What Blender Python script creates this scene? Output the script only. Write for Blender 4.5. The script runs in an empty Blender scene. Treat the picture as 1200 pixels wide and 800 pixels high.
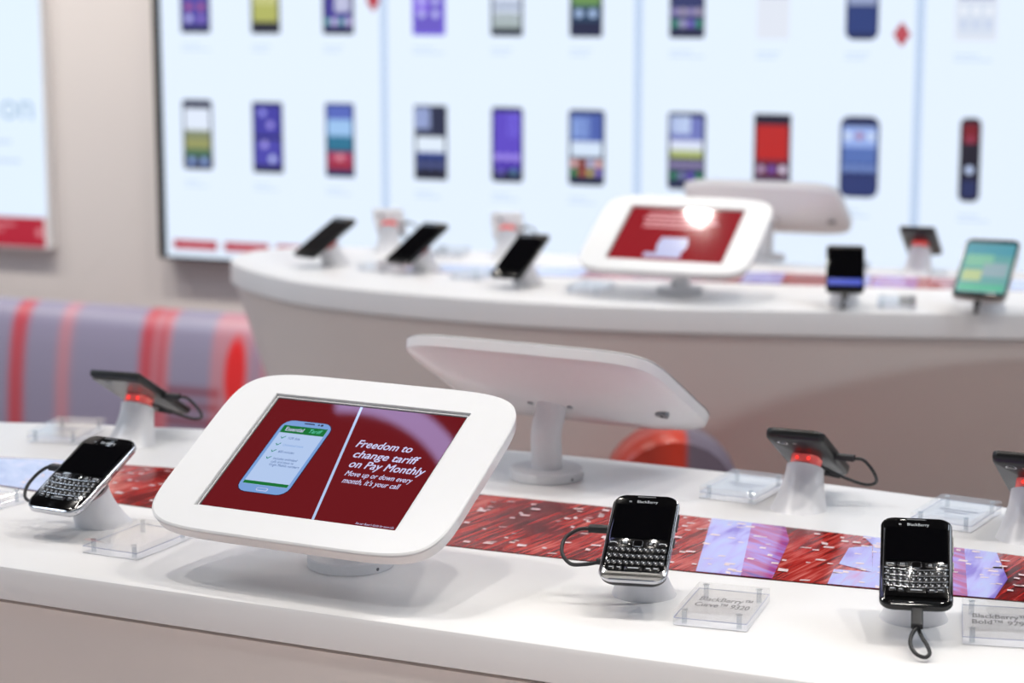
import bpy, bmesh, math, random
from math import sin, cos, pi, radians
from mathutils import Matrix, Vector
S = bpy.context.scene
COL = S.collection
random.seed(7)
ZC = 0.95                      # height of both counter tops above the floor

# ---------------------------------------------------------------- camera
cd = bpy.data.cameras.new('camera')
cd.sensor_width = 36.0
cd.lens = 36.0 * 2450.3 / 1200.0
cd.clip_start = 0.05
cd.dof.use_dof = True
cd.dof.focus_distance = 1.81
cd.dof.aperture_fstop = 5.4
cam = bpy.data.objects.new('camera', cd)
COL.objects.link(cam)
cam.location = (0, 0, ZC + 0.5286)
cam.rotation_euler = (pi/2 - 0.1717, 0.0005, 0)
S.camera = cam
# ---------------------------------------------------------------- world, exposure
wd = bpy.data.worlds.new('store_ambience')
S.world = wd
wd.use_nodes = True
bg = wd.node_tree.nodes['Background']
bg.inputs[0].default_value = (0.84, 0.91, 1.0, 1)
bg.inputs[1].default_value = 0.62
S.view_settings.view_transform = 'Standard'
S.view_settings.look = 'None'
S.view_settings.exposure = 0.0
S.view_settings.gamma = 1.0
S.view_settings.use_curve_mapping = False
S.cycles.transparent_max_bounces = 32
# ---------------------------------------------------------------- ceiling lamps of the shop and added fill lights
def lamp(x, y, tx, ty, power, dia=0.075, color=(1, 0.95, 0.885), z=3.05, spread=110):
    l = bpy.data.lights.new('ceiling_spot_or_fill', 'AREA')
    l.shape = 'DISK'; l.size = dia; l.energy = power * 0.255; l.color = color
    l.spread = radians(spread)
    o = bpy.data.objects.new('ceiling_spot_or_fill', l)
    COL.objects.link(o)
    o.location = (x, y, z)
    d = Vector((tx, ty, ZC)) - Vector((x, y, z))
    o.rotation_euler = d.to_track_quat('-Z', 'Y').to_euler()
lamp(-0.72, 1.98, -0.30, 1.95, 15)
lamp(0.78, 1.80, 0.25, 1.85, 15)
lamp(0.05, 1.70, 0.05, 1.85, 11)
lamp(-1.30, 1.90, -0.30, 1.90, 12)
lamp(1.25, 1.60, 0.30, 1.80, 12)
lamp(0.25, 3.70, 0.25, 3.65, 15)
lamp(0.043, 4.69, 0.0, 3.80, 5, dia=0.06)
lamp(-0.85, 4.10, -0.30, 3.80, 9)
lamp(1.15, 3.45, 0.75, 3.55, 15)
lamp(-1.55, 4.75, -1.2, 5.2, 9)
for ax in (-1.3, 0.0, 1.3):                                   # unseen downlights added so floor bounce warms the counter front
    lamp(ax, 0.55, ax, 0.56, 46, dia=0.16, spread=62)
def fill_panel_light(x, y, power, sx=1.2, sy=0.6, color=(0.78, 0.88, 1.0), z=3.12):  # unseen bluish panels added as soft fill to lighten the shadows
    l = bpy.data.lights.new('fill_panel', 'AREA')
    l.shape = 'RECTANGLE'; l.size = sx; l.size_y = sy; l.energy = power; l.color = color
    o = bpy.data.objects.new('fill_panel', l); COL.objects.link(o); o.location = (x, y, z)
fill_panel_light(-2.6, 4.2, 18); fill_panel_light(2.2, 3.2, 16); fill_panel_light(-2.9, 2.0, 24); fill_panel_light(2.4, 2.1, 20)
for s_w in (-4.6, -3.6, -2.6, -1.4):                          # unseen washers added to brighten the back wall
    lamp(s_w*0.927 + 1.915 - 0.45, 5.5 - (s_w*0.927 + 1.915)*0.405 - 1.1, s_w*0.927 + 1.915, 5.5 - (s_w*0.927 + 1.915)*0.405, 40)

# ---------------------------------------------------------------- materials
def lin(c):
    c = c / 255.0
    return c / 12.92 if c <= 0.04045 else ((c + 0.055) / 1.055) ** 2.4
def rgb(r, g, b): return (lin(r), lin(g), lin(b), 1.0)
def newmat(name):
    m = bpy.data.materials.new(name); m.use_nodes = True
    return m, m.node_tree, m.node_tree.nodes['Principled BSDF']
def plain(name, c, rough=0.5, metal=0.0, noise=0.04, scale=30.0, bump=0.0, coat=0.0, spec=None):
    m, nt, p = newmat(name)
    tc = nt.nodes.new('ShaderNodeTexCoord'); n = nt.nodes.new('ShaderNodeTexNoise')
    n.inputs['Scale'].default_value = scale; n.inputs['Detail'].default_value = 3
    nt.links.new(tc.outputs['Object'], n.inputs['Vector'])
    mx = nt.nodes.new('ShaderNodeMix'); mx.data_type = 'RGBA'
    mx.inputs[6].default_value = tuple(v * (1 - noise) for v in c[:3]) + (1,)
    mx.inputs[7].default_value = tuple(min(1, v * (1 + noise)) for v in c[:3]) + (1,)
    nt.links.new(n.outputs['Fac'], mx.inputs[0]); nt.links.new(mx.outputs[2], p.inputs['Base Color'])
    p.inputs['Roughness'].default_value = rough; p.inputs['Metallic'].default_value = metal
    if coat: p.inputs['Coat Weight'].default_value = coat; p.inputs['Coat Roughness'].default_value = 0.05
    if spec is not None: p.inputs['Specular IOR Level'].default_value = spec
    if bump:
        b = nt.nodes.new('ShaderNodeBump'); b.inputs['Strength'].default_value = bump
        b.inputs['Distance'].default_value = 0.001
        nt.links.new(n.outputs['Fac'], b.inputs['Height']); nt.links.new(b.outputs['Normal'], p.inputs['Normal'])
    return m
def glow(name, c, strength=1.0, rough=0.15, base=(0.01, 0.01, 0.012, 1), spec=0.5):
    """a lit display surface: dark glass that gives off colour c"""
    m, nt, p = newmat(name)
    p.inputs['Base Color'].default_value = base
    p.inputs['Roughness'].default_value = rough
    p.inputs['Specular IOR Level'].default_value = spec
    tc = nt.nodes.new('ShaderNodeTexCoord'); n = nt.nodes.new('ShaderNodeTexNoise')
    n.inputs['Scale'].default_value = 4.0
    nt.links.new(tc.outputs['Object'], n.inputs['Vector'])
    mx = nt.nodes.new('ShaderNodeMix'); mx.data_type = 'RGBA'
    mx.inputs[6].default_value = tuple(v * 0.985 for v in c[:3]) + (1,); mx.inputs[7].default_value = c
    nt.links.new(n.outputs['Fac'], mx.inputs[0])
    nt.links.new(mx.outputs[2], p.inputs['Emission Color'])
    p.inputs['Emission Strength'].default_value = strength
    return m
def acrylic(name, tint=(0.995, 0.996, 0.998, 1), haze=0.03):
    m = bpy.data.materials.new(name); m.use_nodes = True; nt = m.node_tree; nt.nodes.clear()
    out = nt.nodes.new('ShaderNodeOutputMaterial'); mx = nt.nodes.new('ShaderNodeMixShader')
    tr = nt.nodes.new('ShaderNodeBsdfTransparent'); gl = nt.nodes.new('ShaderNodeBsdfGlossy')
    lw = nt.nodes.new('ShaderNodeLayerWeight'); pw = nt.nodes.new('ShaderNodeMath'); pw.operation = 'POWER'; pw.inputs[1].default_value = 5
    fr = nt.nodes.new('ShaderNodeMath'); fr.operation = 'MULTIPLY_ADD'; fr.inputs[1].default_value = 0.8; fr.inputs[2].default_value = 0.04
    nt.links.new(lw.outputs['Facing'], pw.inputs[0]); nt.links.new(pw.outputs[0], fr.inputs[0])
    tr.inputs['Color'].default_value = tint; gl.inputs['Roughness'].default_value = 0.03
    df = nt.nodes.new('ShaderNodeBsdfDiffuse'); df.inputs['Color'].default_value = (0.9, 0.92, 0.94, 1)
    m0 = nt.nodes.new('ShaderNodeMixShader'); m0.inputs[0].default_value = haze
    nt.links.new(tr.outputs[0], m0.inputs[1]); nt.links.new(df.outputs[0], m0.inputs[2])
    nt.links.new(fr.outputs[0], mx.inputs[0]); nt.links.new(m0.outputs[0], mx.inputs[1])
    nt.links.new(gl.outputs[0], mx.inputs[2]); nt.links.new(mx.outputs[0], out.inputs['Surface'])
    return m
def ramp_node(nt, stops, interp='LINEAR'):
    r = nt.nodes.new('ShaderNodeValToRGB'); cr = r.color_ramp; cr.interpolation = interp
    while len(cr.elements) < len(stops): cr.elements.new(0.5)
    for e, (pos, c) in zip(cr.elements, stops): e.position = pos; e.color = c
    return r

M = {}
M['solid_white'] = plain('white_solid_surface', rgb(236, 235, 235), 0.32, noise=0.012, scale=14, spec=0.35)
M['fascia'] = plain('white_solid_surface_panel', rgb(226, 222, 219), 0.45, noise=0.02, scale=9, spec=0.3)
M['groove'] = plain('shadow_gap_lining', rgb(190, 165, 150), 0.7)
M['enclosure'] = plain('satin_white_enclosure', rgb(238, 238, 238), 0.38, noise=0.01, scale=60, spec=0.4)
M['shell'] = plain('gloss_white_shell', rgb(232, 231, 232), 0.22, noise=0.01, scale=60, spec=0.5)
M['pole'] = plain('white_powder_coat', rgb(228, 228, 230), 0.4, noise=0.02, scale=200)
M['stand'] = plain('pearl_white_stand', rgb(226, 225, 228), 0.3, noise=0.02, scale=50, spec=0.5)
M['black_gloss'] = plain('black_gloss_plastic', rgb(9, 9, 10), 0.09, noise=0.1, spec=0.45)
M['black_screen'] = plain('unlit_black_glass', rgb(5, 5, 7), 0.06, noise=0.2, scale=60, spec=0.4)
M['black_matte'] = plain('black_soft_plastic', rgb(13, 13, 14), 0.36, noise=0.15, scale=120)
M['charcoal'] = plain('charcoal_rubber', rgb(30, 30, 32), 0.5, noise=0.2, scale=300, bump=0.2)
M['key'] = plain('black_key_plastic', rgb(26, 26, 28), 0.22, noise=0.1, spec=0.6)
M['legend'] = plain('white_key_print', rgb(190, 194, 200), 0.5, noise=0.02)
M['chrome'] = plain('polished_chrome', rgb(205, 206, 210), 0.16, metal=1.0, noise=0.03)
M['silver'] = plain('brushed_silver', rgb(196, 194, 192), 0.28, metal=0.9, noise=0.06, scale=200)
M['steel'] = plain('steel_lock', rgb(150, 152, 156), 0.3, metal=1.0)
M['grey_dark'] = plain('dark_screw_metal', rgb(120, 122, 126), 0.35, metal=0.8)
M['gasket'] = plain('dark_screen_gasket', rgb(12, 12, 13), 0.5)
M['acrylic'] = acrylic('clear_acrylic')
M['bolt'] = acrylic('clear_acrylic_bolt', (0.84, 0.86, 0.88, 1), 0.05)
M['card'] = plain('white_backing_card', rgb(240, 240, 244), 0.6, noise=0.01)
M['tir_and_print'] = plain('violet_grey_tir_line_and_print', rgb(150, 156, 186), 0.4)
M['ink'] = plain('grey_card_print', rgb(78, 78, 86), 0.7)
M['wall'] = plain('warm_greige_wall_paint', rgb(210, 203, 199), 0.75, noise=0.015, scale=3)
M['floor'] = plain('warm_stone_floor', rgb(188, 164, 154), 0.35, noise=0.06, scale=2)
M['ceiling'] = plain('dark_ceiling_paint', rgb(48, 48, 52), 0.8, noise=0.02, scale=2)
M['frame_dark'] = plain('dark_display_bezel', rgb(4, 9, 16), 0.5, spec=0.2)
M['seam'] = glow('dim_display_edge', rgb(196, 216, 244), 1.0)
M['video'] = glow('lit_video_panel', rgb(226, 239, 255), 1.04, rough=0.3)
M['video2'] = glow('lit_poster_display', rgb(224, 239, 255), 1.04, rough=0.3)
M['vcap'] = glow('pale_display_caption', rgb(205, 222, 240), 1.0, rough=0.3)
M['vtext'] = glow('pale_display_text', rgb(160, 190, 218), 1.0, rough=0.3)
M['vred'] = glow('display_red', rgb(176, 18, 44), 1.0, rough=0.3)
M['vredtext'] = glow('display_red_text', rgb(214, 130, 140), 1.0, rough=0.3)
M['redscreen'] = glow('lit_dark_red_screen', rgb(104, 0, 6), 1.0, rough=0.025, spec=0.16)
M['redscreen_far'] = glow('lit_red_screen', rgb(150, 22, 30), 1.0, rough=0.05, spec=0.4)
M['s_white'] = glow('screen_pale_blue', rgb(178, 200, 236), 1.0, rough=0.07)
M['s_text'] = glow('screen_lilac_white_print', rgb(205, 208, 245), 1.0, rough=0.07)
M['s_green'] = glow('screen_green', rgb(4, 110, 44), 1.0, rough=0.07)
M['s_tick'] = glow('screen_teal_tick', rgb(20, 130, 110), 1.0, rough=0.07)
M['s_cyan'] = glow('screen_mint_print', rgb(96, 206, 176), 1.0, rough=0.07)
M['s_ink'] = glow('screen_blue_grey_print', rgb(60, 90, 150), 1.0, rough=0.07)
M['s_body'] = glow('screen_phone_blue', rgb(120, 158, 214), 1.0, rough=0.07)
M['s_dark'] = glow('screen_dark_outline', rgb(34, 22, 46), 1.0, rough=0.07)
M['s_lilac'] = glow('screen_lilac', rgb(196, 200, 235), 1.0, rough=0.1)
M['blue_glow'] = glow('screen_deep_blue_band', rgb(14, 44, 150), 1.0, rough=0.1)
def puck_mat():
    m, nt, p = newmat('red_lit_translucent_sensor')
    tc = nt.nodes.new('ShaderNodeTexCoord'); n = nt.nodes.new('ShaderNodeTexNoise'); n.inputs['Scale'].default_value = 120
    nt.links.new(tc.outputs['Object'], n.inputs['Vector'])
    r = ramp_node(nt, [(0.35, rgb(200, 40, 40)), (0.6, rgb(255, 70, 60)), (0.75, rgb(255, 170, 150))])
    nt.links.new(n.outputs['Fac'], r.inputs[0]); nt.links.new(r.outputs[0], p.inputs['Emission Color'])
    p.inputs['Base Color'].default_value = rgb(230, 130, 125); p.inputs['Emission Strength'].default_value = 0.28
    p.inputs['Roughness'].default_value = 0.2
    return m
M['puck'] = puck_mat()
M['puck_led'] = glow('red_sensor_light', (1.0, 0.03, 0.02, 1), 2.5)
def streak_mat(name, stops, rot, sx, sy, seed=0.0):
    """printed light-streak artwork under satin lacquer"""
    m, nt, p = newmat(name)
    tc = nt.nodes.new('ShaderNodeTexCoord'); mp = nt.nodes.new('ShaderNodeMapping')
    mp.vector_type = 'TEXTURE'
    mp.inputs['Rotation'].default_value = (0, 0, rot); mp.inputs['Scale'].default_value = (1/sx, 1/sy, 1)
    mp.inputs['Location'].default_value = (seed, seed * 1.7, 0)
    n1 = nt.nodes.new('ShaderNodeTexNoise'); n1.inputs['Scale'].default_value = 1.0; n1.inputs['Detail'].default_value = 5
    n1.inputs['Distortion'].default_value = 0.6
    n2 = nt.nodes.new('ShaderNodeTexNoise'); n2.inputs['Scale'].default_value = 11.0; n2.inputs['Detail'].default_value = 2
    nt.links.new(tc.outputs['Object'], mp.inputs['Vector']); nt.links.new(mp.outputs[0], n1.inputs['Vector'])
    nt.links.new(tc.outputs['Object'], n2.inputs['Vector'])
    a = nt.nodes.new('ShaderNodeMath'); a.operation = 'MULTIPLY_ADD'; a.inputs[1].default_value = 0.55
    b = nt.nodes.new('ShaderNodeMath'); b.operation = 'MULTIPLY'; b.inputs[1].default_value = 0.45
    nt.links.new(n2.outputs['Fac'], b.inputs[0]); nt.links.new(n1.outputs['Fac'], a.inputs[0]); nt.links.new(b.outputs[0], a.inputs[2])
    r = ramp_node(nt, stops); nt.links.new(a.outputs[0], r.inputs[0]); nt.links.new(r.outputs[0], p.inputs['Base Color'])
    p.inputs['Roughness'].default_value = 0.14; p.inputs['Specular IOR Level'].default_value = 0.5
    return m
M['strip_red'] = streak_mat('red_light_trail_print', [(0.37, rgb(52, 9, 11)), (0.45, rgb(126, 18, 18)), (0.53, rgb(178, 40, 34)), (0.65, rgb(222, 124, 114))], -0.62, 260, 14)
M['strip_lilac'] = streak_mat('lilac_print', [(0.36, rgb(120, 92, 200)), (0.48, rgb(176, 170, 236)), (0.58, rgb(176, 184, 238)), (0.68, rgb(204, 140, 196))], -0.4, 70, 10, 3.1)
M['strip_purple'] = streak_mat('magenta_violet_print', [(0.36, rgb(96, 40, 150)), (0.47, rgb(176, 60, 130)), (0.57, rgb(160, 130, 220)), (0.68, rgb(220, 120, 150))], 0.6, 80, 12, 6.1)
M['strip_blue'] = streak_mat('pale_blue_print', [(0.36, rgb(170, 188, 232)), (0.5, rgb(190, 205, 242)), (0.62, rgb(212, 216, 244)), (0.7, rgb(222, 205, 232))], 0.2, 60, 20, 9.1)
M['strip_dash'] = plain('white_print_dash', rgb(236, 214, 216), 0.2)
M['strip_edge'] = plain('dark_strip_edge', rgb(60, 24, 22), 0.4)
def tartan(name, base, stops_v, stops_h, length, z0, z1, rows_at=None, leaf=None):
    """vinyl print: bands along the length (object x) and rows up the height (object z)"""
    m, nt, p = newmat(name)
    tc = nt.nodes.new('ShaderNodeTexCoord'); sp = nt.nodes.new('ShaderNodeSeparateXYZ')
    nt.links.new(tc.outputs['Object'], sp.inputs[0])
    def unit(sock, a, b):
        n = nt.nodes.new('ShaderNodeMapRange'); n.inputs[1].default_value = a; n.inputs[2].default_value = b
        nt.links.new(sock, n.inputs[0]); return n.outputs[0]
    rv = ramp_node(nt, stops_v); nt.links.new(unit(sp.outputs[0], 0, length), rv.inputs[0])
    rh = ramp_node(nt, stops_h); nt.links.new(unit(sp.outputs[2], z0, z1), rh.inputs[0])
    mx = nt.nodes.new('ShaderNodeMix'); mx.data_type = 'RGBA'; mx.blend_type = 'MULTIPLY'; mx.inputs[0].default_value = 1
    nt.links.new(rv.outputs[0], mx.inputs[6]); nt.links.new(rh.outputs[0], mx.inputs[7])
    def mth(op, a, b=None):
        n = nt.nodes.new('ShaderNodeMath'); n.operation = op
        for i, v in enumerate((a, b)):
            if v is None: continue
            if isinstance(v, (int, float)): n.inputs[i].default_value = v
            else: nt.links.new(v, n.inputs[i])
        return n.outputs[0]
    if rows_at:                                          # the rows cross only between two of the bands
        nt.links.new(mth('MULTIPLY', mth('GREATER_THAN', sp.outputs[0], rows_at[0]), mth('LESS_THAN', sp.outputs[0], rows_at[1])), mx.inputs[0])
    res = mx.outputs[2]
    if leaf:                                             # solid red leaf shape of the print
        dx = mth('POWER', mth('DIVIDE', mth('SUBTRACT', sp.outputs[0], leaf[0]), leaf[2]), 2.0)
        dz = mth('POWER', mth('DIVIDE', mth('SUBTRACT', sp.outputs[2], leaf[1]), leaf[3]), 2.0)
        lf = nt.nodes.new('ShaderNodeMapRange'); lf.inputs[1].default_value = 1.0; lf.inputs[2].default_value = 0.45
        nt.links.new(mth('ADD', dx, dz), lf.inputs[0])
        m2 = nt.nodes.new('ShaderNodeMix'); m2.data_type = 'RGBA'; m2.inputs[7].default_value = rgb(222, 22, 22)
        nt.links.new(lf.outputs[0], m2.inputs[0]); nt.links.new(res, m2.inputs[6]); res = m2.outputs[2]
    nt.links.new(res, p.inputs['Base Color'])
    p.inputs['Roughness'].default_value = 0.33; p.inputs['Specular IOR Level'].default_value = 0.6
    return m

# ---------------------------------------------------------------- mesh helpers
def link(name, me, mat, parent=None, smooth=False):
    o = bpy.data.objects.new(name, me); COL.objects.link(o)
    if mat is not None and not me.materials: me.materials.append(mat)
    if parent is not None: o.parent = parent
    if smooth:
        for f in me.polygons: f.use_smooth = True
    return o
def bmobj(name, bm, mat, parent=None, smooth=False, auto=None):
    bmesh.ops.recalc_face_normals(bm, faces=bm.faces)
    me = bpy.data.meshes.new(name)
    if smooth or auto:
        for f in bm.faces: f.smooth = True
    if auto:
        for e in bm.edges:
            if len(e.link_faces) == 2 and e.calc_face_angle(0) > radians(auto): e.smooth = False
    bm.to_mesh(me); bm.free()
    return link(name, me, mat, parent)
def thing(name, label, cat, loc=(0, 0, 0), rot=(0, 0, 0), group=None):
    o = bpy.data.objects.new(name, None); COL.objects.link(o)
    o.empty_display_size = 0.05; o.location = loc; o.rotation_euler = rot
    o['label'] = label; o['category'] = cat
    if group: o['group'] = group
    return o
def tag(o, label, cat, group=None):
    o['label'] = label; o['category'] = cat
    if group: o['group'] = group
    return o
def struct(o): o['kind'] = 'structure'; return o
def plane_rot(yaw, tilt): return (Matrix.Rotation(yaw, 3, 'Z') @ Matrix.Rotation(tilt, 3, 'X')).to_euler()
def rrect(w, h, r, n=6):
    pts = []
    for cx, cy, a0 in ((w/2-r, h/2-r, 0), (-w/2+r, h/2-r, pi/2), (-w/2+r, -h/2+r, pi), (w/2-r, -h/2+r, 3*pi/2)):
        for i in range(n + 1):
            a = a0 + pi/2 * i / n
            pts.append((cx + r*cos(a), cy + r*sin(a)))
    return pts
def superell(a, b, e, n=96):
    out = []
    for i in range(n):
        t = 2*pi*i/n; c, s = cos(t), sin(t)
        out.append((a*math.copysign(abs(c)**(2/e), c), b*math.copysign(abs(s)**(2/e), s)))
    return out
def circ(r, n=32, cx=0, cy=0): return [(cx + r*cos(2*pi*i/n), cy + r*sin(2*pi*i/n)) for i in range(n)]
def loft(bm, rings, cap0=True, cap1=True, closed=False):
    vs = [[bm.verts.new(p) for p in r] for r in rings]
    n = len(rings[0])
    pairs = list(zip(vs, vs[1:])) + ([(vs[-1], vs[0])] if closed else [])
    for a, b in pairs:
        for i in range(n):
            bm.faces.new((a[i], a[(i+1) % n], b[(i+1) % n], b[i]))
    if not closed:
        if cap0: bm.faces.new(vs[0][::-1])
        if cap1: bm.faces.new(vs[-1])
    return vs
def z3(pts, z, sx=1, sy=None, dx=0, dy=0):
    sy = sx if sy is None else sy
    return [(x*sx + dx, y*sy + dy, z) for x, y in pts]
def slab(outline, z0, z1, bev=0.0):
    bm = bmesh.new()
    if bev:
        w = max(abs(p[0]) for p in outline); h = max(abs(p[1]) for p in outline)
        sx, sy = (w-bev)/w, (h-bev)/h
        loft(bm, [z3(outline, z0), z3(outline, z1-bev), z3(outline, z1, sx, sy)])
    else: loft(bm, [z3(outline, z0), z3(outline, z1)])
    return bm
def boxbm(cx, cy, cz, w, d, h):
    bm = bmesh.new(); o = [(-w/2, -d/2), (w/2, -d/2), (w/2, d/2), (-w/2, d/2)]
    loft(bm, [[(x+cx, y+cy, cz-h/2) for x, y in o], [(x+cx, y+cy, cz+h/2) for x, y in o]])
    return bm
def catmull(P, n=8, closed=False):
    P = [Vector(p) for p in P]; out = []; L = len(P)
    rng = range(L) if closed else range(L-1)
    for i in rng:
        if closed: a, b, c, d = P[(i-1) % L], P[i], P[(i+1) % L], P[(i+2) % L]
        else: a, b, c, d = P[max(i-1, 0)], P[i], P[i+1], P[min(i+2, L-1)]
        for k in range(n):
            t = k/n
            out.append(0.5*((2*b) + (c-a)*t + (2*a-5*b+4*c-d)*t*t + (3*b-a-3*c+d)*t**3))
    if not closed: out.append(P[-1])
    return out
def tube(bm, pts, r, n=10):
    pts = [Vector(p) for p in pts]; rings = []; up = None
    for i, p in enumerate(pts):
        t = (pts[min(i+1, len(pts)-1)] - pts[max(i-1, 0)]).normalized()
        if up is None: up = t.orthogonal().normalized()
        up = (up - t*up.dot(t)).normalized(); sd = t.cross(up)
        rr = r[i] if isinstance(r, (list, tuple)) else r
        rings.append([tuple(p + up*rr*cos(2*pi*k/n) + sd*rr*sin(2*pi*k/n)) for k in range(n)])
    loft(bm, rings)
    return bm
def inset_poly(pts, d):
    n = len(pts); out = []
    for i in range(n):
        a, b, c = Vector(pts[i-1]).to_2d(), Vector(pts[i]).to_2d(), Vector(pts[(i+1) % n]).to_2d()
        t = (c-a).normalized(); nn = Vector((-t.y, t.x))          # inward for a counter-clockwise outline
        out.append((b.x + nn.x*d, b.y + nn.y*d))
    return out
DG = None
def text_mesh(name, s, size, mat, parent, loc, shear=0.0, align='LEFT', sx=1.0, bold=0.0, rot=0.0, depth=0.0, fat=0.0):
    cu = bpy.data.curves.new(name, 'FONT'); cu.body = s; cu.size = size; cu.shear = shear; cu.align_x = align
    cu.offset = bold; cu.resolution_u = 3; cu.extrude = depth
    t = bpy.data.objects.new(name, cu); COL.objects.link(t)
    dg = bpy.context.evaluated_depsgraph_get(); dg.update()
    me = bpy.data.meshes.new_from_object(t.evaluated_get(dg))
    bpy.data.objects.remove(t); bpy.data.curves.remove(cu)
    me.materials.clear()
    if fat:                                              # heavier strokes: copies nudged sideways and upwards
        bm = bmesh.new()
        for dx, dy, dz in ((-fat, 0, 0), (fat, 0, 1e-6), (0, fat*.8, 2e-6), (0, -fat*.8, 3e-6)):
            k = len(bm.verts); bm.from_mesh(me); bm.verts.ensure_lookup_table()
            for v in bm.verts[k:]: v.co += Vector((dx, dy, dz))
        bm.to_mesh(me); bm.free()
    o = link(name, me, mat, parent); o.location = loc; o.scale = (sx, 1, 1); o.rotation_euler = (0, 0, rot)
    return o

# ---------------------------------------------------------------- the room
WA = 0.385; WT = Vector((cos(WA), -sin(WA), 0)); WN = Vector((-sin(WA), -cos(WA), 0)); WO = Vector((0, 5.5, 0))
WO2 = WO - WT * WO.dot(WT)                                    # point of the wall with length coordinate 0
def wallpt(s, z, off=0.0): return WO2 + WT*s + WN*off + Vector((0, 0, ZC + z))
struct(bmobj('floor', boxbm(0, 3.0, -0.03, 12, 12, 0.06), M['floor']))
wb = boxbm(0, 0.06, 1.6, 11, 0.12, 3.2)
w = struct(bmobj('wall_back', wb, M['wall'])); w.location = WO2 + WT*(-1.5) - WN*0.0; w.rotation_euler = (0, 0, -WA)
c = struct(bmobj('ceiling', boxbm(0, 3.0, 3.25, 12, 12, 0.1), M['ceiling']))

rl = thing('arc_light', 'curved lilac-white lamp under the ceiling, reflected in the front tablet', 'lamp', (-1.1, 2.75, 3.10))
def arc_bm(r0, r1, z0, z1, a0=-80, a1=72, n=40):
    bm = bmesh.new(); rings = []
    for i in range(n + 1):
        a = radians(a0 + (a1-a0)*i/n); rings.append([(r*cos(a), r*sin(a), z) for r, z in ((r1, z0), (r1, z1), (r0, z1), (r0, z0))])
    loft(bm, rings); return bm
bmobj('housing', arc_bm(.320, .376, 0, .03), M['enclosure'], rl, auto=40)
bmobj('diffuser', arc_bm(.324, .372, -.004, -.0002), glow('lit_lilac_diffuser', rgb(186, 188, 255), 14.0), rl, auto=40)
for a in range(3):
    o = bmobj('suspension_wire', slab(circ(.002, 8), .03, .10), M['steel'], rl); o.location = (.347*cos(a*1.1-1.2), .347*sin(a*1.1-1.2), 0)

# ---------------------------------------------------------------- video wall and poster display
def wall_thing(name, label, cat, s, z, group=None):
    return thing(name, label, cat, wallpt(s, z, 0.0), (pi/2, 0, -WA), group)   # local x along wall, y up, z out of the wall
def rect(name, x0, y0, x1, y1, z, mat, parent, th=0.0008, r=0.0):
    w_, h_ = x1-x0, y1-y0
    o = rrect(w_, h_, r, 4) if r else [(w_/2, h_/2), (-w_/2, h_/2), (-w_/2, -h_/2), (w_/2, -h_/2)]
    ob = bmobj(name, slab(o, 0, th), mat, parent); ob.location = ((x0+x1)/2, (y0+y1)/2, z)
    return ob
_gl = {}
def G(r, g, b):
    k = (r, g, b)
    if k not in _gl: _gl[k] = glow('display_colour', rgb(r, g, b), 1.0, rough=0.3)
    return _gl[k]
def pic(panel, x, y0, y1, w_, art, zo, r=0.008, body=(24, 34, 78)):
    """a phone shown on the display: body and the coloured bands and icons of its picture"""
    h_ = y1 - y0
    if max(body) < 200: body = tuple(int(v*.7) for v in body)
    ph = rect('phone_picture', x-w_/2, y0, x+w_/2, y1, zo, G(*body), panel, r=r)
    for kind, a, b, cc, *xx in art:
        if max(cc) < 235: cc = tuple(int(v*.86) for v in cc)
        if kind == 'b':
            xa, xb = xx if xx else (0.07, 0.93)
            rect('picture_band', (xa-0.5)*w_, (a-0.5)*h_, (xb-0.5)*w_, (b-0.5)*h_, 0.0009, G(*cc), ph)
        elif kind == 'c':
            rad = 0.010
            ob = bmobj('picture_icon', slab(circ(rad, 14), 0, 0.0006), G(*cc), ph); ob.location = ((a-0.5)*w_, (b-0.5)*h_, 0.0019)
    return ph
def icons(y, cols, n=4): return [('c', (i+0.7)/(n+0.4), y, cols[i % len(cols)]) for i in range(n)]
LT = (206, 222, 250)
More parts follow.
